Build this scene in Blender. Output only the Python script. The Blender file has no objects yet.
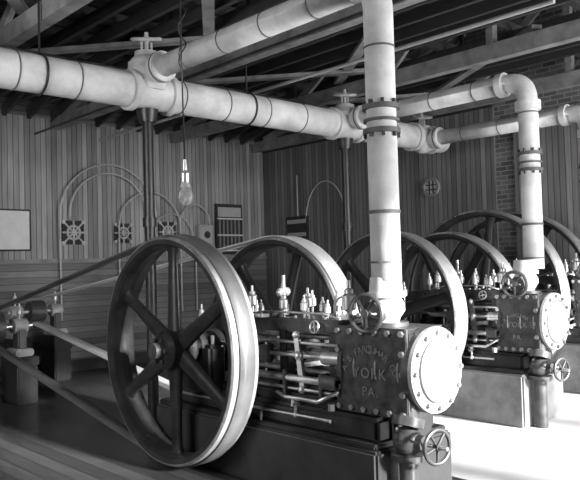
import bpy, bmesh, math, random
from mathutils import Vector, Matrix
random.seed(4)
scn = bpy.context.scene
scn.view_settings.view_transform = 'Standard'
PI = math.pi

# ---------------------------------------------------------------- materials
def new_mat(name):
    m = bpy.data.materials.new(name); m.use_nodes = True
    nt = m.node_tree; b = nt.nodes['Principled BSDF']
    return m, nt, b
def N(nt, t, **kw):
    n = nt.nodes.new(t)
    for k, v in kw.items(): setattr(n, k, v)
    return n
def mth(nt, op, a, b=None):
    n = N(nt, 'ShaderNodeMath', operation=op)
    for i, v in enumerate((a, b)):
        if v is None: continue
        if isinstance(v, (int, float)): n.inputs[i].default_value = v
        else: nt.links.new(v, n.inputs[i])
    return n.outputs[0]
def gray_mat(name, g, rough=.5, metal=0., amt=.3, scale=6., bump=.1, spec=.5):
    m, nt, b = new_mat(name)
    tc = N(nt, 'ShaderNodeTexCoord')
    no = N(nt, 'ShaderNodeTexNoise'); no.inputs['Scale'].default_value = scale
    no.inputs['Detail'].default_value = 8; no.inputs['Roughness'].default_value = .6
    nt.links.new(tc.outputs['Object'], no.inputs['Vector'])
    r = N(nt, 'ShaderNodeValToRGB')
    lo, hi = g*(1-amt), g*(1+amt)
    r.color_ramp.elements[0].position = .3; r.color_ramp.elements[1].position = .7
    r.color_ramp.elements[0].color = (lo, lo, lo, 1); r.color_ramp.elements[1].color = (hi, hi, hi, 1)
    nt.links.new(no.outputs['Fac'], r.inputs[0]); nt.links.new(r.outputs[0], b.inputs['Base Color'])
    rr = mth(nt, 'ADD', mth(nt, 'MULTIPLY', no.outputs['Fac'], .3), rough-.15)
    nt.links.new(rr, b.inputs['Roughness']); b.inputs['Metallic'].default_value = metal
    b.inputs['Specular IOR Level'].default_value = spec
    if bump:
        bp = N(nt, 'ShaderNodeBump'); bp.inputs['Strength'].default_value = bump
        bp.inputs['Distance'].default_value = .02
        nt.links.new(no.outputs['Fac'], bp.inputs['Height']); nt.links.new(bp.outputs[0], b.inputs['Normal'])
    return m
def board_mat(name, g, axis, w, grain=(1, 1, 1), rough=.6, gap=.08, var=.35, groove=.25):
    m, nt, b = new_mat(name)
    tc = N(nt, 'ShaderNodeTexCoord'); sp = N(nt, 'ShaderNodeSeparateXYZ')
    nt.links.new(tc.outputs['Object'], sp.inputs[0])
    c = mth(nt, 'DIVIDE', sp.outputs[axis], w)
    fr = mth(nt, 'FRACT', c); fl = mth(nt, 'FLOOR', c)
    wn = N(nt, 'ShaderNodeTexWhiteNoise', noise_dimensions='1D'); nt.links.new(fl, wn.inputs['W'])
    line = mth(nt, 'GREATER_THAN', fr, gap)
    mp = N(nt, 'ShaderNodeMapping'); mp.inputs['Scale'].default_value = grain
    nt.links.new(tc.outputs['Object'], mp.inputs[0])
    no = N(nt, 'ShaderNodeTexNoise'); no.inputs['Scale'].default_value = 5; no.inputs['Detail'].default_value = 5
    nt.links.new(mp.outputs[0], no.inputs['Vector'])
    n2 = N(nt, 'ShaderNodeTexNoise'); n2.inputs['Scale'].default_value = .8; n2.inputs['Detail'].default_value = 4
    nt.links.new(tc.outputs['Object'], n2.inputs['Vector'])
    v = mth(nt, 'ADD', mth(nt, 'MULTIPLY', wn.outputs['Value'], var*2), 1-var)
    v = mth(nt, 'MULTIPLY', v, mth(nt, 'ADD', mth(nt, 'MULTIPLY', no.outputs['Fac'], .9), .55))
    v = mth(nt, 'MULTIPLY', v, mth(nt, 'ADD', mth(nt, 'MULTIPLY', n2.outputs['Fac'], 1.2), .4))
    v = mth(nt, 'MULTIPLY', v, mth(nt, 'ADD', mth(nt, 'MULTIPLY', line, 1-groove), groove))
    v = mth(nt, 'MULTIPLY', v, g)
    cb = N(nt, 'ShaderNodeCombineColor')
    for i in range(3): nt.links.new(v, cb.inputs[i])
    nt.links.new(cb.outputs[0], b.inputs['Base Color'])
    b.inputs['Roughness'].default_value = rough
    bp = N(nt, 'ShaderNodeBump'); bp.inputs['Strength'].default_value = .4; bp.inputs['Distance'].default_value = .01
    nt.links.new(line, bp.inputs['Height']); nt.links.new(bp.outputs[0], b.inputs['Normal'])
    return m
def brick_mat(name):
    m, nt, b = new_mat(name)
    tc = N(nt, 'ShaderNodeTexCoord'); sp = N(nt, 'ShaderNodeSeparateXYZ'); cb = N(nt, 'ShaderNodeCombineXYZ')
    nt.links.new(tc.outputs['Object'], sp.inputs[0])
    nt.links.new(sp.outputs['Y'], cb.inputs[0]); nt.links.new(sp.outputs['Z'], cb.inputs[1])
    br = N(nt, 'ShaderNodeTexBrick'); nt.links.new(cb.outputs[0], br.inputs['Vector'])
    br.inputs['Scale'].default_value = 1.0
    br.inputs['Brick Width'].default_value = .22; br.inputs['Row Height'].default_value = .075
    br.inputs['Mortar Size'].default_value = .007
    br.inputs['Color1'].default_value = (.07, .07, .07, 1); br.inputs['Color2'].default_value = (.18, .18, .18, 1)
    br.inputs['Mortar'].default_value = (.28, .28, .28, 1)
    nt.links.new(br.outputs['Color'], b.inputs['Base Color']); b.inputs['Roughness'].default_value = .9
    bp = N(nt, 'ShaderNodeBump'); bp.inputs['Strength'].default_value = .4; bp.inputs['Distance'].default_value = .01
    nt.links.new(br.outputs['Fac'], bp.inputs['Height']); nt.links.new(bp.outputs[0], b.inputs['Normal'])
    return m

M = {}
M['iron'] = gray_mat('dark_cast_iron', .024, .36, .0, .45, 6, .2)
M['iron2'] = gray_mat('worn_cast_iron', .07, .42, .2, .45, 9, .15)
M['rim'] = gray_mat('painted_wheel_rim', .034, .36, .0, .45, 6, .15)
M['plate'] = gray_mat('oily_name_plate', .05, .42, .0, .6, 14, .3)
M['steel'] = gray_mat('polished_steel', .6, .32, .9, .25, 12, .02)
M['brass'] = gray_mat('brass_fitting', .65, .32, .7, .15, 10, .0)
M['lag'] = gray_mat('pipe_insulation_canvas', .60, .75, 0, .25, 3.5, .6)
M['strap'] = gray_mat('insulation_strap', .10, .6, 0, .2, 8, 0)
M['tread'] = gray_mat('turned_rim_steel', .42, .36, .5, .25, 5, .03)
M['belt'] = gray_mat('leather_belt', .12, .42, 0, .3, 3, .05)
M['belt2'] = gray_mat('pale_canvas_belt', .75, .5, 0, .1, 3, .05)
M['white'] = gray_mat('whitewashed_iron', .42, .5, 0, .3, 7, .1)
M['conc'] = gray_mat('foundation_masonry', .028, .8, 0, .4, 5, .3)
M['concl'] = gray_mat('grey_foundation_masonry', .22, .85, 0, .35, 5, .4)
M['glare'] = gray_mat('pale_glare_floor', .68, .7, 0, .15, 1.5, .1)  # pale tone holds the daylight glare on the floor
M['paper'] = gray_mat('pale_board', .7, .7, 0, .08, 5, .0)
M['letter'] = gray_mat('raised_lettering', .22, .45, .2, .2, 12, 0)
M['tubing'] = gray_mat('pale_tubing', .5, .4, .2, .1, 5, 0)
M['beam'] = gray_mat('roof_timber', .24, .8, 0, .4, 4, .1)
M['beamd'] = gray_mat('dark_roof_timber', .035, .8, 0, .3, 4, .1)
M['wallL'] = board_mat('vertical_boards_left', .31, 'X', .095, (8, 1, .4), .6, .13)
M['wallR'] = board_mat('vertical_boards_right', .20, 'Y', .095, (1, 8, .4), .6, .13)
M['wains'] = board_mat('wainscot_boards', .15, 'Z', .11, (.6, .6, 8))
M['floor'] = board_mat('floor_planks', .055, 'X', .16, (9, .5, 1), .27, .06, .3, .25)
M['roof'] = board_mat('roof_sheathing', .09, 'Y', .2, (.5, 8, 1), .9, .1, .4, .25)
M['brick'] = brick_mat('old_brick')
g, nt, b = new_mat('bulb_glass'); b.inputs['Base Color'].default_value = (.8, .8, .8, 1)
b.inputs['Transmission Weight'].default_value = .7; b.inputs['Roughness'].default_value = .08; M['glass'] = g

# ---------------------------------------------------------------- builder
class B:
    def __init__(s): s.bm = bmesh.new(); s.used = []
    def mi(s, k):
        if k not in s.used: s.used.append(k)
        return s.used.index(k)
    def face(s, vs, k, smooth=False):
        try: f = s.bm.faces.new(vs)
        except ValueError: return
        f.material_index = s.mi(k); f.smooth = smooth
    def box(s, lo, hi, k, rot=None, bev=0.):
        lo, hi = Vector(lo), Vector(hi)
        c = (lo+hi)/2; h = (hi-lo)/2
        h = Vector((abs(h.x), abs(h.y), abs(h.z)))
        t = bmesh.new(); bmesh.ops.create_cube(t, size=2)
        for v in t.verts: v.co = Vector((v.co.x*h.x, v.co.y*h.y, v.co.z*h.z))
        if bev: bmesh.ops.bevel(t, geom=t.edges[:], offset=min(bev, min(h)*.8), segments=2, affect='EDGES')
        if rot is not None:
            for v in t.verts: v.co = rot @ v.co
        for v in t.verts: v.co += c
        s.merge(t, k)
    def merge(s, t, k, smooth=False):
        mp = {v: s.bm.verts.new(v.co) for v in t.verts}
        for f in t.faces: s.face([mp[v] for v in f.verts], k, smooth)
        t.free()
    def beam(s, p1, p2, w, h, k):
        p1, p2 = Vector(p1), Vector(p2); d = (p2-p1); L = d.length; d.normalize()
        up = Vector((0, 0, 1)) if abs(d.z) < .99 else Vector((0, 1, 0))
        sd = d.cross(up).normalized(); up = sd.cross(d)
        R = Matrix((sd, d, up)).transposed(); c = (p1+p2)/2
        s.box(c-Vector((w/2, L/2, h/2)), c+Vector((w/2, L/2, h/2)), k, rot=R)
    def lathe(s, p, ax, prof, k, n=32, closed=False, smooth=True):
        p, ax = Vector(p), Vector(ax).normalized()
        u = ax.cross(Vector((0, 0, 1)) if abs(ax.z) < .9 else Vector((1, 0, 0))).normalized(); w = ax.cross(u)
        segs = list(zip(prof, prof[1:] + ([prof[0]] if closed else [])))
        for (a1, r1), (a2, r2) in segs:
            A = []; C = []
            for i in range(n):
                t = 2*PI*i/n; d = u*math.cos(t)+w*math.sin(t)
                A.append(s.bm.verts.new(p+ax*a1+d*max(r1, 1e-5))); C.append(s.bm.verts.new(p+ax*a2+d*max(r2, 1e-5)))
            for i in range(n):
                j = (i+1) % n; s.face([A[i], A[j], C[j], C[i]], k, smooth)
    def cyl(s, p1, p2, r, k, n=20, r2=None):
        p1, p2 = Vector(p1), Vector(p2); r2 = r if r2 is None else r2
        L = (p2-p1).length
        s.lathe(p1, p2-p1, [(0, 0), (0, r), (L, r2), (L, 0)], k, n)
    def sphere(s, p, r, k, sz=1.):
        s.lathe(Vector(p), (0, 0, 1), [(-r*sz*math.cos(PI*i/10), r*math.sin(PI*i/10)) for i in range(11)], k, 20)
    def tube(s, pts, r, k, n=8):
        pts = [Vector(q) for q in pts]; prev = None; u = None
        for i, q in enumerate(pts):
            d = (pts[min(i+1, len(pts)-1)]-pts[max(i-1, 0)]).normalized()
            if u is None: u = d.cross(Vector((.3, .2, 1)) if abs(d.z) < .9 else Vector((1, .1, 0))).normalized()
            u = (u-d*u.dot(d)).normalized(); w = d.cross(u)
            ring = [s.bm.verts.new(q+(u*math.cos(2*PI*j/n)+w*math.sin(2*PI*j/n))*r) for j in range(n)]
            if prev:
                for j in range(n): s.face([prev[j], prev[(j+1) % n], ring[(j+1) % n], ring[j]], k, True)
            else: s.face(ring, k)
            prev = ring
        s.face(prev, k)
    def torus(s, p, ax, R, r, k, n=32, m=8):
        s.lathe(p, ax, [(r*math.sin(2*PI*i/m), R+r*math.cos(2*PI*i/m)) for i in range(m)], k, n, closed=True)
    def bolt(s, p, ax, r, h, k):
        s.lathe(p, ax, [(0, r), (h, r), (h, 0)], k, 6, smooth=False)
    def handwheel(s, p, ax, R, k, nsp=5, r=None):
        p, ax = Vector(p), Vector(ax).normalized(); r = r or R*.1
        s.torus(p, ax, R, r, k, 28, 8)
        u = ax.cross(Vector((0, 0, 1)) if abs(ax.z) < .9 else Vector((1, 0, 0))).normalized(); w = ax.cross(u)
        s.cyl(p-ax*R*.18, p+ax*R*.18, R*.22, k, 14)
        for i in range(nsp):
            t = 2*PI*i/nsp+.3; d = u*math.cos(t)+w*math.sin(t)
            s.cyl(p, p+d*R, r*.7, k, 8)
    def done(s, name, parent=None, loc=None):
        bmesh.ops.recalc_face_normals(s.bm, faces=s.bm.faces[:])
        me = bpy.data.meshes.new(name); s.bm.to_mesh(me); s.bm.free()
        for k in s.used: me.materials.append(M[k])
        o = bpy.data.objects.new(name, me); scn.collection.objects.link(o)
        if parent:
            o.parent = parent; o.matrix_parent_inverse = Matrix.Translation(parent.location).inverted()
        return o
def empty(name, loc):
    e = bpy.data.objects.new(name, None); e.location = loc; e.empty_display_size = .2
    scn.collection.objects.link(e); return e

# ---------------------------------------------------------------- room
X0R, X1R, Y0R, Y1R, HE = -2.0, 10.2, -2.5, 11.7, 4.34
YM = (Y0R+Y1R)/2; HR = HE + (Y1R-YM)*.25
b = B(); b.box((X0R-.2, Y0R-.2, -.2), (X1R+.2, Y1R+.2, 0), 'floor'); b.done('floor')
b = B(); b.box((4.85, Y0R, 0), (X1R, 5.0, .012), 'glare'); b.done('floor_glare_slab')  # added pale slab: blown-out daylight glare put into the floor colour
b = B()
b.box((X0R-.2, Y1R, 0), (X1R+.2, Y1R+.2, HE+.05), 'wallL'); b.done('wall_left')
b = B()
b.box((X0R, Y1R-.03, .0), (X1R, Y1R, 1.9), 'wains'); b.box((X0R, Y1R-.06, 1.9), (X1R, Y1R, 1.96), 'beam')
b.done('trim_1')
b = B(); b.box((X0R, Y1R-.05, 0), (X1R, Y1R-.03, .2), 'beamd'); b.done('baseboard_left')
def gable(x0, x1, k, name):
    b = B(); pf = [(Y0R, 0), (Y1R, 0), (Y1R, HE), (YM, HR), (Y0R, HE)]
    A = [b.bm.verts.new((x0, y, z)) for y, z in pf]; C = [b.bm.verts.new((x1, y, z)) for y, z in pf]
    b.face(A, k); b.face(C, k)
    for i in range(5): j = (i+1) % 5; b.face([A[i], A[j], C[j], C[i]], k)
    b.done(name)
gable(X1R, X1R+.2, 'brick', 'wall_right'); gable(X0R-.2, X0R, 'wallR', 'wall_rear')
b = B()
b.box((X1R-.04, 6.02, 0), (X1R, Y1R-.03, 4.2), 'wallR'); b.box((X1R-.04, Y0R, 0), (X1R, 5.68, 4.0), 'wallR')
b.box((X1R-.07, 6.02, 4.2), (X1R, Y1R-.03, 4.32), 'beamd')
b.done('trim_2')
b = B()
wins = [(3.3, 5.5), (5.8, 7.7), (8.0, 10.0)]
ZS, ZT = .6, 3.8
b.box((X0R-.2, Y0R-.2, 0), (X1R+.2, Y0R, ZS), 'wallL'); b.box((X0R-.2, Y0R-.2, ZT), (X1R+.2, Y0R, HE+.05), 'wallL')
xs = [X0R-.2]+[v for w in wins for v in w]+[X1R+.2]
for i in range(0, len(xs), 2): b.box((xs[i], Y0R-.2, ZS), (xs[i+1], Y0R, ZT), 'wallL')
b.done('wall_front')
for i, (a, c) in enumerate(wins):
    b = B()
    for x in (a+.03, (a+c)/2, c-.03): b.box((x-.03, Y0R-.14, ZS), (x+.03, Y0R-.06, ZT), 'beam')
    for z in (ZS+.03, (ZS+ZT)/2, ZT-.03): b.box((a, Y0R-.14, z-.03), (c, Y0R-.06, z+.03), 'beam')
    b.box((a-.05, Y0R-.2, ZS-.05), (c+.05, Y0R+.06, ZS), 'beam')
    b.done('window_%d' % (i+1))
# roof
b = B()
for ya in (Y0R-.3, Y1R+.3):
    z = HE-.3*.25
    q = [(X0R-.3, ya, z), (X1R+.3, ya, z), (X1R+.3, YM, HR), (X0R-.3, YM, HR)]
    A = [b.bm.verts.new((x, y, zz+.18)) for x, y, zz in q]; C = [b.bm.verts.new((x, y, zz+.24)) for x, y, zz in q]
    b.face(A, 'roof'); b.face(C, 'roof')
    for i in range(4): j = (i+1) % 4; b.face([A[i], A[j], C[j], C[i]], 'roof')
b.done('ceiling')
b = B(); x = X0R+.2
while x < X1R-.1:
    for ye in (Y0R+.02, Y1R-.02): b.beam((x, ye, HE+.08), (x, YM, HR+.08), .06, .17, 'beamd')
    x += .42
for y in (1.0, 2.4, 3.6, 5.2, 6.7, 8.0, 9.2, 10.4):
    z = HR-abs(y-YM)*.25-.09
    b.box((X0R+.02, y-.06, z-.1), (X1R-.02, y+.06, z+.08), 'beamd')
b.done('roof_rafters')
for tx in (.6, 3.0, 5.4, 7.8, 9.9):
    b = B(); zc = 4.3
    b.box((tx-.07, Y0R+.02, zc-.1), (tx+.07, Y1R-.05, zc+.1), 'beam')
    for s_ in (-1, 1):
        ye = YM+s_*(YM-Y0R-.4)
        b.beam((tx, ye, zc+.1), (tx, YM, HR-.2), .1, .16, 'beam')
        for fr in (.25, .5, .75):
            yy = YM+s_*(YM-Y0R)*fr; zt = HR-.2-abs(yy-YM)*.25
            b.beam((tx, yy, zc), (tx, yy, zt), .06, .06, 'beamd')
            y2 = YM+s_*(YM-Y0R)*(fr-.25); zt2 = HR-.2-abs(y2-YM)*.25
            b.beam((tx+.06, yy, zc+.05), (tx+.06, y2, zt2), .06, .12, 'beam')
    b.beam((tx, YM, zc), (tx, YM, HR-.2), .1, .1, 'beam')
    b.done('roof_truss')
b = B()
for (x1, x2) in ((.6, 3.0), (3.0, 5.4), (5.4, 7.8), (7.8, 9.9)):
    b.beam((x1, 9.2, 4.45), (x2, 6.2, 4.45), .13, .05, 'beam')
    b.beam((x1, 4.0, 4.47), (x2, 7.2, 4.47), .13, .05, 'beam')
    b.beam((x1, 10.9, 4.44), (x2, 8.6, 4.44), .1, .05, 'beamd')
b.done('roof_brace')
b = B(); x = -1.8
while x < 10:
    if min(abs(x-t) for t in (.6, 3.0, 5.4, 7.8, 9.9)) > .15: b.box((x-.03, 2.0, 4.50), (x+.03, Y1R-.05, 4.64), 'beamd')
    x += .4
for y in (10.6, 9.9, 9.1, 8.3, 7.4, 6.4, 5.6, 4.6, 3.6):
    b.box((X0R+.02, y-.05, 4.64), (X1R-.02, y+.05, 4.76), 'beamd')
b.done('ceiling_joists')
b = B()
b.cyl((X0R+.05, 8.9, 4.12), (X1R-.05, 8.9, 4.12), .025, 'tubing', 10); b.cyl((X0R+.05, 7.5, 4.14), (X1R-.05, 7.5, 4.14), .03, 'iron2', 10)
b.cyl((6.2, 3.0, 4.1), (6.2, 11.6, 4.1), .022, 'tubing', 10); b.cyl((5.0, 3.0, 4.08), (5.0, 11.6, 4.08), .02, 'iron2', 10)
b.done('service_pipes')

# ---------------------------------------------------------------- pipework
def bend(p0, corner, p1, n=10):
    p0, c, p1 = map(Vector, (p0, corner, p1)); out = []
    for i in range(n+1):
        t = i/n; out.append(p0*(1-t)**2+c*2*t*(1-t)+p1*t*t)
    return out
YP, ZP, RP = 6.6, 3.66, .185
X3 = 9.12
VX = [4.13, 7.25, X3-.1]
b = B()
b.cyl((X0R+.05, YP, ZP), (9.5, YP, ZP), RP, 'lag', 36)
b.lathe((9.5, YP, ZP), (1, 0, 0), [(0, RP), (.05, RP*.96), (.1, RP*.7), (.12, 0)], 'lag', 36)
x = X0R+.3
while x < 9.4:
    if min(abs(x-v) for v in VX) > .3: b.torus((x, YP, ZP), (1, 0, 0), RP+.003, .007, 'strap', 36, 6)
    x += .62
for v in VX:
    for s_ in (-.24, .24):
        b.lathe((v+s_-.03, YP, ZP), (1, 0, 0), [(0, RP), (0, RP+.035), (.06, RP+.035), (.06, RP)], 'lag', 36)
for x in (2.9, 5.5, 8.1):
    b.cyl((x, YP, ZP+RP), (x, YP, 4.5), .012, 'iron', 8); b.torus((x, YP, ZP), (1, 0, 0), RP+.012, .012, 'iron', 30, 6)
b.done('steam_main_pipe')
cols = [(4.09, 3.35, 3.87, 1.58, .112, 0), (7.25, 3.86, 3.72, 1.63, .108, 1), (X3-.1, 3.98, 3.62, 1.72, .11, 2)]
for cx, cy, cz, zb, r, idx in cols:
    b = B()
    R_ = .24
    pts = [(cx, YP-.3, cz), (cx, cy+R_, cz)] + bend((cx, cy+R_, cz), (cx, cy, cz), (cx, cy, cz-R_)) + [(cx, cy, zb)]
    b.tube(pts, r, 'lag', 32)
    if idx: b.cyl((cx, cy+R_+.02, cz), (cx, cy+R_+.1, cz), r+.03, 'lag', 28); b.cyl((cx, cy, cz-R_-.1), (cx, cy, cz-R_), r+.03, 'lag', 28)
    y = cy+.65
    while y < YP-.4: b.torus((cx, y, cz), (0, 1, 0), r+.002, .007, 'strap', 28, 6); y += .6
    for z, rr, hh in ((2.90, .14, .035), (2.80, .135, .02), (2.72, .14, .035), (2.12, .120, .025), (3.35, .116, .015), (1.75, .116, .015)):
        b.cyl((cx, cy, z-hh/2), (cx, cy, z+hh/2), r+(rr-.112), 'strap', 28)
    for i in range(8):
        t = 2*PI*i/8
        for z in (2.93, 2.685): b.bolt((cx+math.cos(t)*(r+.012), cy+math.sin(t)*(r+.012), z-.012), (0, 0, 1), .014, .03, 'iron')
    b.done('branch_steam_pipe')
    b = B()
    b.sphere((cx, YP-.02, cz+.01), .21, 'lag')
    b.cyl((cx, YP-.02, ZP), (cx, YP-.02, cz+.1), .2, 'lag', 28)
    b.cyl((cx, YP-.36, cz), (cx, YP-.02, cz), .13, 'lag', 28)
    for y in (YP-.34, YP-.28): b.cyl((cx, y-.018, cz), (cx, y+.018, cz), .16, 'lag', 28)
    b.cyl((cx, YP-.316, cz), (cx, YP-.304, cz), .165, 'strap', 28)
    b.cyl((cx, YP-.02, cz+.17), (cx, YP-.02, cz+.22), .13, 'white', 24)
    for t in (-.06, .06): b.cyl((cx+t, YP-.02, cz+.2), (cx+t, YP-.02, cz+.34), .014, 'white', 8)
    b.cyl((cx, YP-.02, cz+.2), (cx, YP-.02, cz+.44), .022, 'white', 10)
    b.handwheel((cx, YP-.02, cz+.37), (-.2, -.25, 1), .15, 'white', 5, .02)
    b.done('stop_valve')
    if idx < 2:
        b = B()
        b.cyl((cx+.02, YP+.02, 0), (cx+.02, YP+.02, ZP-RP+.01), .058, 'iron', 20)
        b.cyl((cx+.02, YP+.02, ZP-RP-.14), (cx+.02, YP+.02, ZP-RP+.0), .09, 'iron', 20, .12)
        b.cyl((cx+.02, YP+.02, 0), (cx+.02, YP+.02, .04), .13, 'iron', 20)
        b.cyl((cx+.02, YP+.02, 2.2), (cx+.02, YP+.02, 2.3), .075, 'iron', 20)
        b.done('iron_pipe_post')

# ---------------------------------------------------------------- engines
def flywheel(e, xc, yc, zc, R, w, name, rot=0., hub=.17):
    b = B(); t = .06
    b.lathe((xc, yc, zc), (1, 0, 0), [(-w/2, R-t), (-w/2, R-.012), (-w/2+.012, R), (w/2-.012, R), (w/2, R-.012), (w/2, R-t), (w/2-.03, R-t-.015), (.03, R-t-.03), (-.03, R-t-.03), (-w/2+.03, R-t-.015)], 'rim', 120, closed=True)
    b.lathe((xc, yc, zc), (1, 0, 0), [(-w/2+.012, R+.001), (0, R+.008), (w/2-.012, R+.001)], 'tread', 120)
    b.lathe((xc, yc, zc), (1, 0, 0), [(-w/2-.002, R-.022), (-w/2-.002, R-.013), (-w/2+.011, R+.001)], 'steel', 120)
    b.lathe((xc, yc, zc), (1, 0, 0), [(-w/2-.02, 0), (-w/2-.02, hub*.8), (-w/2+.02, hub), (w/2-.02, hub), (w/2+.02, hub*.8), (w/2+.02, 0)], 'iron', 36)
    b.lathe((xc-w/2-.1, yc, zc), (1, 0, 0), [(0, 0), (0, .07), (.1, .075)], 'iron2', 24)
    for i in range(6):
        a = rot+PI/2+i*PI/3; d = Vector((0, math.cos(a), math.sin(a))); s_ = Vector((0, -math.sin(a), math.cos(a)))
        secs = [(hub*.8, .09, .055), (.4*R, .072, .045), (.75*R, .06, .036), (R-t-.08, .064, .036), (R-t+.0, .10, .05)]
        prev = None; n = 14
        for (rr, hw, ht) in secs:
            c = Vector((xc, yc, zc))+d*rr
            ring = [b.bm.verts.new(c+s_*hw*math.cos(2*PI*j/n)+Vector((1, 0, 0))*ht*math.sin(2*PI*j/n)) for j in range(n)]
            if prev:
                for j in range(n): b.face([prev[j], prev[(j+1) % n], ring[(j+1) % n], ring[j]], 'iron', True)
            prev = ring
        p = Vector((xc-w/2-.02, yc, zc))+Vector((0, math.cos(a+.5), math.sin(a+.5)))*hub*.62
        b.bolt(p, (-1, 0, 0), .02, .03, 'iron2')
    b.done(name, e)

def oil_cup(b, p, s=1., k='brass'):
    p = Vector(p)
    b.cyl(p, p+Vector((0, 0, .06*s)), .009*s, k, 8)
    b.lathe(p+Vector((0, 0, .05*s)), (0, 0, 1), [(0, .01*s), (.01*s, .028*s), (.06*s, .028*s), (.07*s, .018*s), (.085*s, .018*s), (.09*s, .008*s), (.12*s, .008*s), (.12*s, 0)], k, 14)

def text_to(b, s, size, origin, xa, ya, na, k, extr=.004):
    cu = bpy.data.curves.new('t', 'FONT'); cu.body = s; cu.size = size; cu.extrude = extr
    cu.align_x = 'CENTER'; cu.align_y = 'CENTER'; cu.resolution_u = 4; cu.space_character = 1.15
    o = bpy.data.objects.new('t', cu); scn.collection.objects.link(o)
    bpy.context.view_layer.update()
    me = bpy.data.meshes.new_from_object(o.evaluated_get(bpy.context.evaluated_depsgraph_get()))
    vs = [b.bm.verts.new(Vector(origin)+Vector(xa)*v.co.x+Vector(ya)*v.co.y+Vector(na)*v.co.z) for v in me.vertices]
    for p in me.polygons: b.face([vs[i] for i in p.vertices], k)
    bpy.data.objects.remove(o); bpy.data.curves.remove(cu); bpy.data.meshes.remove(me)

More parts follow.
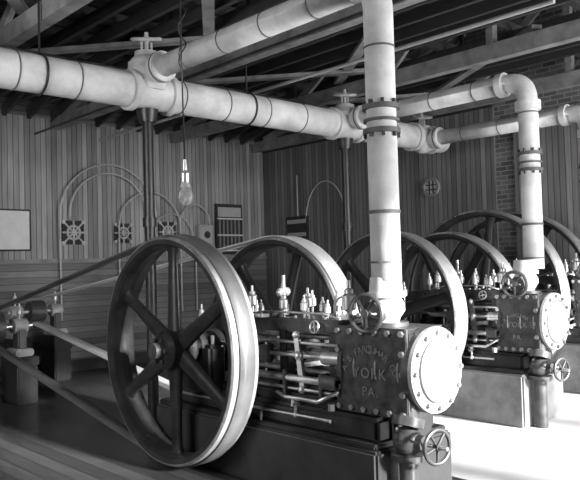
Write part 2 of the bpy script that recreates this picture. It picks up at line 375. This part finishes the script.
def engine(X, Yc, Zc, ky, R, off, w, found, rots=(0, .3), dz=-.05):
    e = empty('steam_engine', (X, Yc, 0)); zo = [0.]
    def P(x, y, z): return Vector((X+x, Yc-y*ky, Zc+z+zo[0]))
    def bx(b, x0, x1, y0, y1, z0, z1, k, bev=.012): b.box(P(x0, max(y0, y1), z0), P(x1, min(y0, y1), z1), k, bev=bev)
    fx = off-w/2-.04
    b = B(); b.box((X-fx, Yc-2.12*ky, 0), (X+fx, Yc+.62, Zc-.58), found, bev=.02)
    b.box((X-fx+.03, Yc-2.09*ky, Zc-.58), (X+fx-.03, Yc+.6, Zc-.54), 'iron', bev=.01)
    b.done('foundation', e)
    b = B()
    bx(b, -.34, .34, -.5, 2.05, -.56, -.38, 'iron', .03)
    bx(b, -.30, .30, -.42, 1.66, -.38, -.30, 'iron', .02)
    for sx in (-1, 1):
        x0, x1 = sx*.17, sx*.25
        bx(b, x0, x1, .35, 1.66, .17, .27, 'iron2'); bx(b, x0, x1, .3, 1.66, -.32, -.2, 'iron')
        for y in (.38, 1.0, 1.56): bx(b, x0, x1, y-.05, y+.05, -.32, .2, 'iron')
        bx(b, x0, x1, .4, 1.6, -.03, .02, 'steel', .008)
        bx(b, sx*.24, sx*.42, -.24, .24, -.4, .02, 'iron', .03)
        b.lathe(P(sx*.24, 0, 0), (sx, 0, 0), [(0, 0), (0, .13), (.18, .13), (.18, 0)], 'iron', 28)
        for y in (-.16, .16): b.cyl(P(sx*.33, y, .0), P(sx*.33, y, .1), .018, 'steel', 8)
        oil_cup(b, P(sx*.33, 0, .12), 1.5)
    bx(b, -.27, .27, .95, 1.66, .25, .285, 'iron2', .012)
    bx(b, -.27, .27, .3, .5, .25, .28, 'iron2', .012)
    for y in (.98, 1.15, 1.32, 1.49, 1.63):
        for sx in (-.24, .24): b.bolt(P(sx, y, .285), (0, 0, 1), .014, .018, 'steel')
    for y in (-.3, .2, .7, 1.2, 1.6): b.bolt(P(-.32, y, -.38), (0, 0, 1), .03, .05, 'steel')
    b.cyl(P(-.36, -.3, -.45), P(-.36, 1.62, -.45), .013, 'steel', 10)
    for y in (.5, 1.25): b.cyl(P(-.36, y, -.45), P(-.36, y, -.36), .012, 'brass', 8); b.cyl(P(-.40, y, -.37), P(-.32, y, -.37), .012, 'brass', 8); b.sphere(P(-.36, y, -.45), .025, 'brass')
    b.tube([P(-.36, .85, -.45), P(-.38, .86, -.5), P(-.385, .87, -.6), P(-.385, .87, -.64)], .012, 'brass', 8)
    b.tube([P(-.33, 1.0, -.3), P(-.37, 1.15, -.32), P(-.37, 1.5, -.32), P(-.30, 1.66, -.24)], .016, 'steel', 8)
    b.done('bed_frame', e)
    b = B()
    b.cyl(P(-off-w/2-.03, 0, 0), P(-.1, 0, 0), .06, 'steel', 24); b.cyl(P(.1, 0, 0), P(off+w/2+.03, 0, 0), .06, 'steel', 24)
    for sx in (-.11, .07): b.cyl(P(sx, 0, 0), P(sx+.04, 0, 0), .26, 'iron2', 36)
    ca = 2.2; cp = Vector((X, Yc-.19*math.cos(ca), Zc+.19*math.sin(ca)))
    b.cyl(cp+Vector((-.09, 0, 0)), cp+Vector((.09, 0, 0)), .04, 'steel', 18)
    ch = P(0, 1.0, 0)
    b.cyl(cp, ch, .035, 'steel', 14, .028); b.cyl(cp+Vector((-.05, 0, 0)), cp+Vector((.05, 0, 0)), .08, 'brass', 20)
    b.box(ch-Vector((.1, .1*ky, .09)), ch+Vector((.1, .1*ky, .09)), 'iron2', bev=.015)
    b.box(ch-Vector((.14, .12*ky, .13)), ch+Vector((.14, .12*ky, -.09)), 'steel', bev=.01)
    b.cyl(ch, P(0, 1.7, 0), .028, 'steel', 16)
    for z in (-.155, .13): b.cyl(P(-.1, .45, z), P(-.1, 1.64, z), .022, 'steel', 12); b.cyl(P(.1, .45, z), P(.1, 1.64, z), .022, 'steel', 12)
    b.cyl(P(0, 1.6, 0), P(0, 1.68, 0), .13, 'iron2', 24)
    b.cyl(P(-.22, 0, 0), P(-.165, 0, 0), .14, 'brass', 28)
    b.cyl(P(-.20, .1, .02), P(-.30, .85, -.02), .018, 'steel', 10)
    bx(b, -.34, -.27, .8, .92, -.08, .06, 'iron2'); b.cyl(P(-.305, .9, -.0), P(-.27, 1.7, .0), .018, 'steel', 10)
    b.cyl(P(-.31, .5, -.18), P(-.31, 1.66, -.18), .03, 'steel', 12)
    b.cyl(P(-.31, .6, -.26), P(-.31, 1.66, -.26), .014, 'steel', 10)
    b.cyl(P(-.29, .7, .10), P(-.29, 1.66, .10), .014, 'steel', 10)
    for y in (.6, 1.1, 1.5):
        bx(b, -.34, -.24, y-.02, y+.02, -.31, -.12, 'iron2', .006)
    b.cyl(P(-.29, 1.5, 0), P(-.27, 1.66, 0), .05, 'brass', 16)
    b.cyl(P(-.31, 1.52, -.18), P(-.31, 1.66, -.18), .055, 'iron2', 16)
    b.beam(P(-.3, 1.28, -.26), P(-.3, 1.22, .16), .03, .05, 'steel'); b.sphere(P(-.31, 1.25, 0), .04, 'brass'); b.sphere(P(-.31, 1.28, -.26), .035, 'brass'); b.sphere(P(-.31, 1.22, .16), .03, 'brass')
    b.cyl(P(.12, .62, .27), P(.12, .62, .62), .02, 'steel', 12); b.cyl(P(.12, .62, .27), P(.12, .62, .36), .05, 'iron2', 16)
    for a in range(2):
        d = Vector((math.cos(a*PI+.6), math.sin(a*PI+.6), 0))
        b.cyl(P(.12, .62, .6), P(.12, .62, .48)+d*.11, .008, 'steel', 8); b.sphere(P(.12, .62, .47)+d*.115, .04, 'brass')
        b.cyl(P(.12, .62, .38), P(.12, .62, .48)+d*.11, .008, 'steel', 8)
    for (x, y, z, s_) in ((-.21, .98, .28, 1.3), (-.05, 1.1, .28, 1.4), (-.21, 1.22, .28, 1.1), (.1, 1.4, .28, 1.2), (-.22, .4, .27, 1.2), (.2, .9, .28, 1.2), (-.23, .72, .27, .9), (-.23, 1.5, .28, .9), (-.1, .45, .28, 1.5), (.21, 1.2, .28, 1.3), (-.14, 1.36, .28, 1.0)): oil_cup(b, P(x, y, z), s_)
    pts = [P(-.1, 1.45, .28)]+bend(P(-.1, 1.45, .36), P(-.1, 1.45, .46), P(-.1, 1.62, .46))+bend(P(-.1, 1.64, .46), P(-.1, 1.74, .46), P(-.1, 1.74, .2))
    b.tube(pts, .01, 'brass', 8)
    b.tube([P(-.24, .45, .29), P(-.27, .8, .33), P(-.27, 1.5, .33), P(-.24, 1.64, .29)], .008, 'steel', 8)
    b.handwheel(P(-.3, 1.42, .23), (-1, 0, .2), .045, 'brass', 4, .007); b.cyl(P(-.3, 1.42, .23), P(-.22, 1.42, .22), .01, 'brass', 8)
    b.handwheel(P(-.05, 1.56, .38), (0, 0, 1), .05, 'brass', 4, .007); b.cyl(P(-.05, 1.56, .28), P(-.05, 1.56, .39), .012, 'brass', 8)
    b.done('crank_and_valve_gear', e)
    zo[0] = dz
    b = B(); r = .265; cx0 = -.02
    b.cyl(P(cx0, 1.66, 0), P(cx0, 2.28, 0), r, 'iron2', 44)
    for y in (1.8, 2.0, 2.2): b.torus(P(cx0, y, 0), (0, 1, 0), r+.002, .008, 'brass', 40, 6)
    for y0, y1, rr in ((1.64, 1.69, .29), (2.25, 2.31, .30)): b.cyl(P(cx0, y0, 0), P(cx0, y1, 0), rr, 'iron2', 44)
    b.lathe(P(cx0, 2.31, 0), (0, -1, 0), [(0, .30), (.03, .298), (.04, .23), (.06, .2), (.075, .16), (.08, 0)], 'white', 44)
    b.torus(P(cx0, 2.32, 0)-Vector((0, .04, 0)), (0, 1, 0), .215, .012, 'letter', 44)
    for i in range(12):
        t = 2*PI*i/12; b.bolt(P(cx0, 2.31, 0)+Vector((math.cos(t)*.262, -.03, math.sin(t)*.262)), (0, -1, 0), .018, .028, 'letter')
    b.done('cylinder', e)
    b = B()
    bx(b, -.26, .06, 1.64, 2.27, -.28, .28, 'iron', .02)
    bx(b, -.285, -.255, 1.62, 2.28, -.32, .30, 'plate', .006)
    bx(b, -.24, .24, 1.68, 2.24, .24, .29, 'iron2', .02)
    ys = [1.655+i*(.59/5) for i in range(6)]; zs = [-.285+i*(.55/4) for i in range(5)]
    for y in ys:
        for z in (zs[0], zs[-1]): b.bolt(P(-.285, y, z), (-1, 0, 0), .022, .022, 'steel')
    for z in zs[1:-1]:
        for y in (ys[0], ys[-1]): b.bolt(P(-.285, y, z), (-1, 0, 0), .022, .022, 'steel')
    s_ = 'A.B.FARQUHAR CO'; c0 = P(-.288, 1.95, -.12); Rt = .26*ky
    for i, chh in enumerate(s_):
        a = math.radians(64-128*i/(len(s_)-1))
        if chh == ' ': continue
        o = c0+Vector((0, math.sin(a)*Rt, math.cos(a)*Rt*1.0)); xa = Vector((0, -math.cos(a), math.sin(a))); ya = Vector((0, math.sin(a), math.cos(a)))
        text_to(b, chh, .07*ky, o, xa, ya, (-1, 0, 0), 'letter')
    text_to(b, 'YORK', .105*ky, P(-.288, 1.95, -.03), (0, -1, 0), (0, 0, 1), (-1, 0, 0), 'letter')
    text_to(b, 'PA.', .095*ky, P(-.288, 1.95, -.16), (0, -1, 0), (0, 0, 1), (-1, 0, 0), 'letter')
    for y in (1.7, 2.2):
        b.cyl(P(-.2, y, -.3), P(-.2, y, -.42), .015, 'brass', 8); b.cyl(P(-.2, y, -.38), P(-.3, y, -.38), .012, 'brass', 8); b.sphere(P(-.3, y, -.38), .02, 'brass')
    bx(b, -.2, .25, 1.75, 2.1, -.53, -.25, 'iron', .03)
    b.done('steam_chest', e)
    b = B(); zt = .29; cx, cy = -.04, 1.92
    b.cyl(P(cx, cy, zt-.02), P(cx, cy, zt+.03), .16, 'iron2', 28)
    b.lathe(P(cx, cy, zt+.03), (0, 0, 1), [(0, .09), (.03, .10), (.08, .135), (.13, .135), (.19, .10), (.21, .09)], 'lag', 28)
    b.cyl(P(cx, cy, zt+.21), P(cx, cy, zt+.25), .14, 'lag', 28)
    b.cyl(P(cx, cy, zt+.25), P(cx, cy, zt+.36), .125, 'lag', 28, .115)
    b.cyl(P(cx, cy, zt+.1), P(-.2, cy, zt+.1), .07, 'iron2', 20); b.cyl(P(-.18, cy, zt+.1), P(-.22, cy, zt+.1), .085, 'iron2', 20)
    b.cyl(P(-.2, cy, zt+.1), P(-.36, cy, zt+.1), .016, 'steel', 10)
    for dy in (-.05, .05): b.cyl(P(-.2, cy+dy, zt+.1), P(-.3, cy+dy, zt+.1), .011, 'steel', 8)
    b.handwheel(P(-.32, cy+.04, zt+.11), (-1, -.15, 0), .13, 'iron2', 5, .017)
    oil_cup(b, P(-.12, cy-.3, .29), 2.0)
    b.done('throttle_valve', e)
    b = B()
    px, py = -.30, 2.27
    b.cyl(P(px+.1, py-.05, -.2), P(px+.1, py-.05, -.32), .06, 'iron2', 20)
    b.cyl(P(px+.06, py-.02, -.30), P(px+.04, py-.02, -.36), .11, 'iron2', 24)
    b.sphere(P(px+.04, py-.02, -.46), .105, 'iron2')
    b.cyl(P(px+.04, py-.02, -.58), P(px+.04, py-.02, -.54), .12, 'iron2', 24)
    b.cyl(P(px+.04, py-.02, -Zc-dz), P(px+.04, py-.02, -.5), .065, 'iron2', 20)
    b.cyl(P(px+.04, py-.02, -.46), P(px+.04, py+.12/ky, -.46), .055, 'iron2', 16)
    b.cyl(P(px+.04, py+.1/ky, -.46), P(px+.04, py+.3/ky, -.46), .014, 'steel', 10)
    b.handwheel(P(px+.04, py+.22/ky, -.46), (-.2, -1, 0), .11, 'iron2', 5, .014)
    b.done('exhaust_valve', e)
    flywheel(e, X-off, Yc, Zc, R, w, 'flywheel_near', rots[0]); flywheel(e, X+off, Yc, Zc, R, w, 'flywheel_far', rots[1])
    return e
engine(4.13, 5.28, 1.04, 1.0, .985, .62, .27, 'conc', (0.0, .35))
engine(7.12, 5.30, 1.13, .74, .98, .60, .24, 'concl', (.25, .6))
engine(X3, 5.40, 1.22, .74, 1.21, .45, .22, 'concl', (.15, .5))

# ---------------------------------------------------------------- belts + countershafts
def belt(name, xc, w, Yc, Zc, R, Ys, Zs, r, k):
    b = B(); d = math.hypot(Ys-Yc, Zs-Zc); th = math.atan2(Zs-Zc, Ys-Yc); al = math.acos((R-r)/d)
    R += .012; r += .012
    pts = []
    n = 64
    for i in range(n+1):
        a = th+al+(2*PI-2*al)*i/n; pts.append((Yc+R*math.cos(a), Zc+R*math.sin(a), math.cos(a), math.sin(a)))
    for i in range(17):
        a = th-al+(2*al)*i/16; pts.append((Ys+r*math.cos(a), Zs+r*math.sin(a), math.cos(a), math.sin(a)))
    m = len(pts); V = []
    for (y, z, cy, cz) in pts:
        V.append([b.bm.verts.new((xc+sx*w/2, y+cy*o, z+cz*o)) for sx in (-1, 1) for o in (0, .008)])
    for i in range(m):
        A, C = V[i], V[(i+1) % m]
        for (p, q) in ((0, 2), (1, 3), (0, 1), (2, 3)): b.face([A[p], A[q], C[q], C[p]], k, p+q in (2, 4))
    return b.done(name)
belt('drive_belt', 3.51, .15, 5.28, 1.04, .985, 9.6, 1.02, .2, 'belt')
belt('drive_belt', 4.75, .2, 5.28, 1.04, .985, 11.1, 1.12, .16, 'belt2')
for (YS, ZS_, px, r, sx0, sx1, stands) in ((9.6, 1.02, 3.51, .2, 2.9, 4.05, (3.15, 3.88)), (11.1, 1.12, 4.75, .16, 4.3, 5.2, (4.42, 5.08))):
    e = empty('countershaft', (px, YS, 0))
    b = B(); b.cyl((sx0, YS, ZS_), (sx1, YS, ZS_), .04, 'steel', 18); b.cyl((px-.12, YS, ZS_), (px+.12, YS, ZS_), r, 'iron2', 36)
    b.done('shaft_and_pulley', e)
    b = B()
    for x in stands:
        b.box((x-.14, YS-.26, 0), (x+.14, YS+.26, .5), 'conc', bev=.02)
        b.box((x-.15, YS-.28, .5), (x+.15, YS+.28, ZS_-.40), 'conc', bev=.01)
        b.box((x-.12, YS-.2, ZS_-.40), (x+.12, YS+.2, ZS_-.30), 'white', bev=.02)
        b.box((x-.06, YS-.1, ZS_-.32), (x+.06, YS+.1, ZS_-.02), 'iron2', bev=.02)
        b.cyl((x-.09, YS, ZS_), (x+.09, YS, ZS_), .1, 'white', 24); oil_cup(b, (x, YS, ZS_+.08), 1.3)
    b.done('bearing_stands', e)

# ---------------------------------------------------------------- wall fittings
YW = Y1R
def gauge(x, z, s, name='gauge_board'):
    b = B()
    b.box((x-s, YW-.03, z-s), (x+s, YW-.002, z+s), 'beamd', bev=.01)
    b.torus((x, YW-.05, z), (0, 1, 0), s*.55, s*.11, 'tubing', 28)
    for a in (PI/4, 3*PI/4, 0, PI/2):
        d = Vector((math.cos(a), 0, math.sin(a))); L = s*1.25 if a in (PI/4, 3*PI/4) else s
        b.cyl(Vector((x, YW-.05, z))-d*L, Vector((x, YW-.05, z))+d*L, s*.08, 'tubing', 8)
    b.cyl((x, YW-.08, z), (x, YW-.02, z), s*.25, 'white', 18)
    for sx in (-1, 1):
        for sz in (-1, 1): b.cyl((x+sx*s*.88, YW-.06, z+sz*s*.88), (x+sx*s*.88, YW-.02, z+sz*s*.88), s*.16, 'tubing', 12)
    b.done(name)
gauge(5.69, 2.42, .21); gauge(6.67, 2.42, .18); gauge(7.64, 2.45, .2)
b = B(); b.box((4.35, YW-.04, 2.10), (4.93, YW-.002, 2.80), 'beamd', bev=.01); b.box((4.38, YW-.05, 2.13), (4.90, YW-.03, 2.77), 'paper'); b.done('notice_board')
b = B(); b.box((8.32, YW-.14, 2.18), (8.68, YW-.002, 2.6), 'white', bev=.02); b.box((8.38, YW-.15, 2.24), (8.62, YW-.13, 2.56), 'tubing')
b.cyl((8.5, YW-.17, 2.4), (8.5, YW-.14, 2.4), .07, 'iron2', 20); b.done('switch_box')
b = B()
b.box((8.8, YW-.06, 2.0), (9.5, YW-.002, 3.05), 'beamd', bev=.01)
b.box((8.85, YW-.07, 2.78), (9.45, YW-.05, 2.98), 'tubing')
for i in range(6): b.box((8.87+i*.1, YW-.075, 2.1), (8.91+i*.1, YW-.05, 2.72), 'letter')
for z in (2.08, 2.4, 2.74): b.box((8.83, YW-.09, z-.015), (9.47, YW-.05, z+.015), 'paper')
b.done('switchboard')
b = B()
def arc(x0, x1, z0, zt, y=YW-.1):
    xm = (x0+x1)/2; zs = zt-(x1-x0)/2 if zt-(x1-x0)/2 > z0 else z0
    return [(x0, y, z0)]+[(xm-(x1-x0)/2*math.cos(PI*i/20), y, zs+(zt-zs)*math.sin(PI*i/20)) for i in range(21)]+[(x1, y, z0)]
for (x0, x1, z0, zt) in ((5.42, 7.35, 2.3, 3.66), (5.6, 7.15, 2.65, 3.5), (6.55, 7.9, 2.3, 3.2), (7.45, 9.0, 2.7, 3.42), (6.7, 7.62, 2.65, 3.0), (7.9, 8.6, 2.62, 3.0), (7.2, 8.2, 2.2, 2.8), (8.2, 9.7, 2.9, 3.3)):
    b.tube(arc(x0, x1, z0, zt), .016, 'tubing', 6)
for x in (5.42, 6.55, 7.9, 8.25): b.cyl((x, YW-.1, .9), (x, YW-.1, 2.3), .015, 'tubing', 6)
b.done('gauge_tubing')
b = B()
XR = X1R-.04
b.box((XR-.05, 10.3, 2.0), (XR-.002, 10.95, 2.75), 'beamd', bev=.01)
for z in (2.1, 2.33, 2.6): b.box((XR-.06, 10.35, z), (XR-.04, 10.9, z+.08), 'tubing')
b.cyl((XR-.03, 10.6, 2.75), (XR-.03, 10.6, 3.6), .012, 'tubing', 6)
b.tube([(XR-.04, 9.8+.55*math.cos(PI*i/16), 2.6+.8*math.sin(PI*i/16)) for i in range(17)], .013, 'tubing', 6)
b.done('switchboard')
b = B(); b.lathe((XR, 7.25, 3.02), (-1, 0, 0), [(0, .17), (.05, .17), (.05, .13), (.01, .12)], 'beam', 32)
b.lathe((XR-.012, 7.25, 3.02), (-1, 0, 0), [(0, .12), (0, 0)], 'paper', 32)
for s_ in (-.04, .04): b.box((XR-.03, 7.25+s_-.008, 2.91), (XR-.015, 7.25+s_+.008, 3.13), 'iron'); b.box((XR-.03, 7.14, 3.02+s_-.008), (XR-.015, 7.36, 3.02+s_+.008), 'iron')
b.done('round_vent')

# hanging bulb
b = B(); bxp, byp, zb = 2.59, 3.74, 2.21
b.tube([(bxp, byp, 6.0), (bxp, byp, 4.4), (bxp-.01, byp, 3.2), (bxp, byp, zb+.2)], .005, 'iron', 6)
b.tube([(bxp+.02*math.cos(i*.6), byp+.03*math.sin(i*.6), 3.0+i*.02) for i in range(24)], .005, 'iron', 6)
b.lathe((bxp, byp, zb+.07), (0, 0, 1), [(0, .022), (.02, .026), (.07, .026), (.09, .014), (.16, .010), (.16, 0)], 'brass', 18)
b.lathe((bxp, byp, zb-.07), (0, 0, 1), [(0, 0), (.005, .02), (.03, .04), (.06, .048), (.09, .042), (.125, .024), (.145, .02)], 'glass', 24)
b.lathe((bxp, byp, zb+.05), (0, 0, 1), [(0, .035), (.015, .03), (.03, .024)], 'white', 18)
b.done('pendant_light_bulb')

# ---------------------------------------------------------------- lights
def area(name, loc, tgt, sx, sy, p):
    l = bpy.data.lights.new(name, 'AREA'); l.shape = 'RECTANGLE'; l.size = sx; l.size_y = sy; l.energy = p
    o = bpy.data.objects.new(name, l); o.location = loc
    o.rotation_euler = (Vector(tgt)-Vector(loc)).to_track_quat('-Z', 'Y').to_euler(); scn.collection.objects.link(o)
for i, ((a, c), p) in enumerate(zip(wins, (150, 220, 320))): area('window_light_%d' % i, ((a+c)/2, Y0R+.05, 2.35), ((a+c)/2, 4, .9), c-a, 2.7, p)
area('rear_fill_light', (-1.7, 5.5, 2.8), (6, 9.8, 2.0), 4.0, 2.0, 260)  # added fill lamp to brighten the left wall; no window behind it
s = bpy.data.lights.new('sun', 'SUN'); s.energy = 22; s.angle = math.radians(5)
o = bpy.data.objects.new('sun', s); o.rotation_euler = Vector((-.1, 1, -.30)).to_track_quat('-Z', 'Y').to_euler(); scn.collection.objects.link(o)
w = bpy.data.worlds.new('World'); scn.world = w; w.use_nodes = True
w.node_tree.nodes['Background'].inputs[0].default_value = (.8, .8, .8, 1); w.node_tree.nodes['Background'].inputs[1].default_value = 1.0

# ---------------------------------------------------------------- camera
cam = bpy.data.cameras.new('camera'); co = bpy.data.objects.new('camera', cam); scn.collection.objects.link(co)
cam.sensor_width = 36; cam.lens = 708/580*36; cam.clip_start = .05
F = Vector((.682, .731, 0)).normalized(); Rr = Vector((F.y, -F.x, 0)); pit = math.radians(2.0); roll = math.radians(1.6)
fw = F*math.cos(pit)+Vector((0, 0, math.sin(pit))); up = Rr.cross(fw)
up2 = up*math.cos(roll)+Rr*math.sin(roll); r2 = fw.cross(up2)
m = Matrix((r2, up2, -fw)).transposed().to_4x4(); m.translation = Vector((0, 0, 1.75))
co.matrix_world = m
scn.camera = co
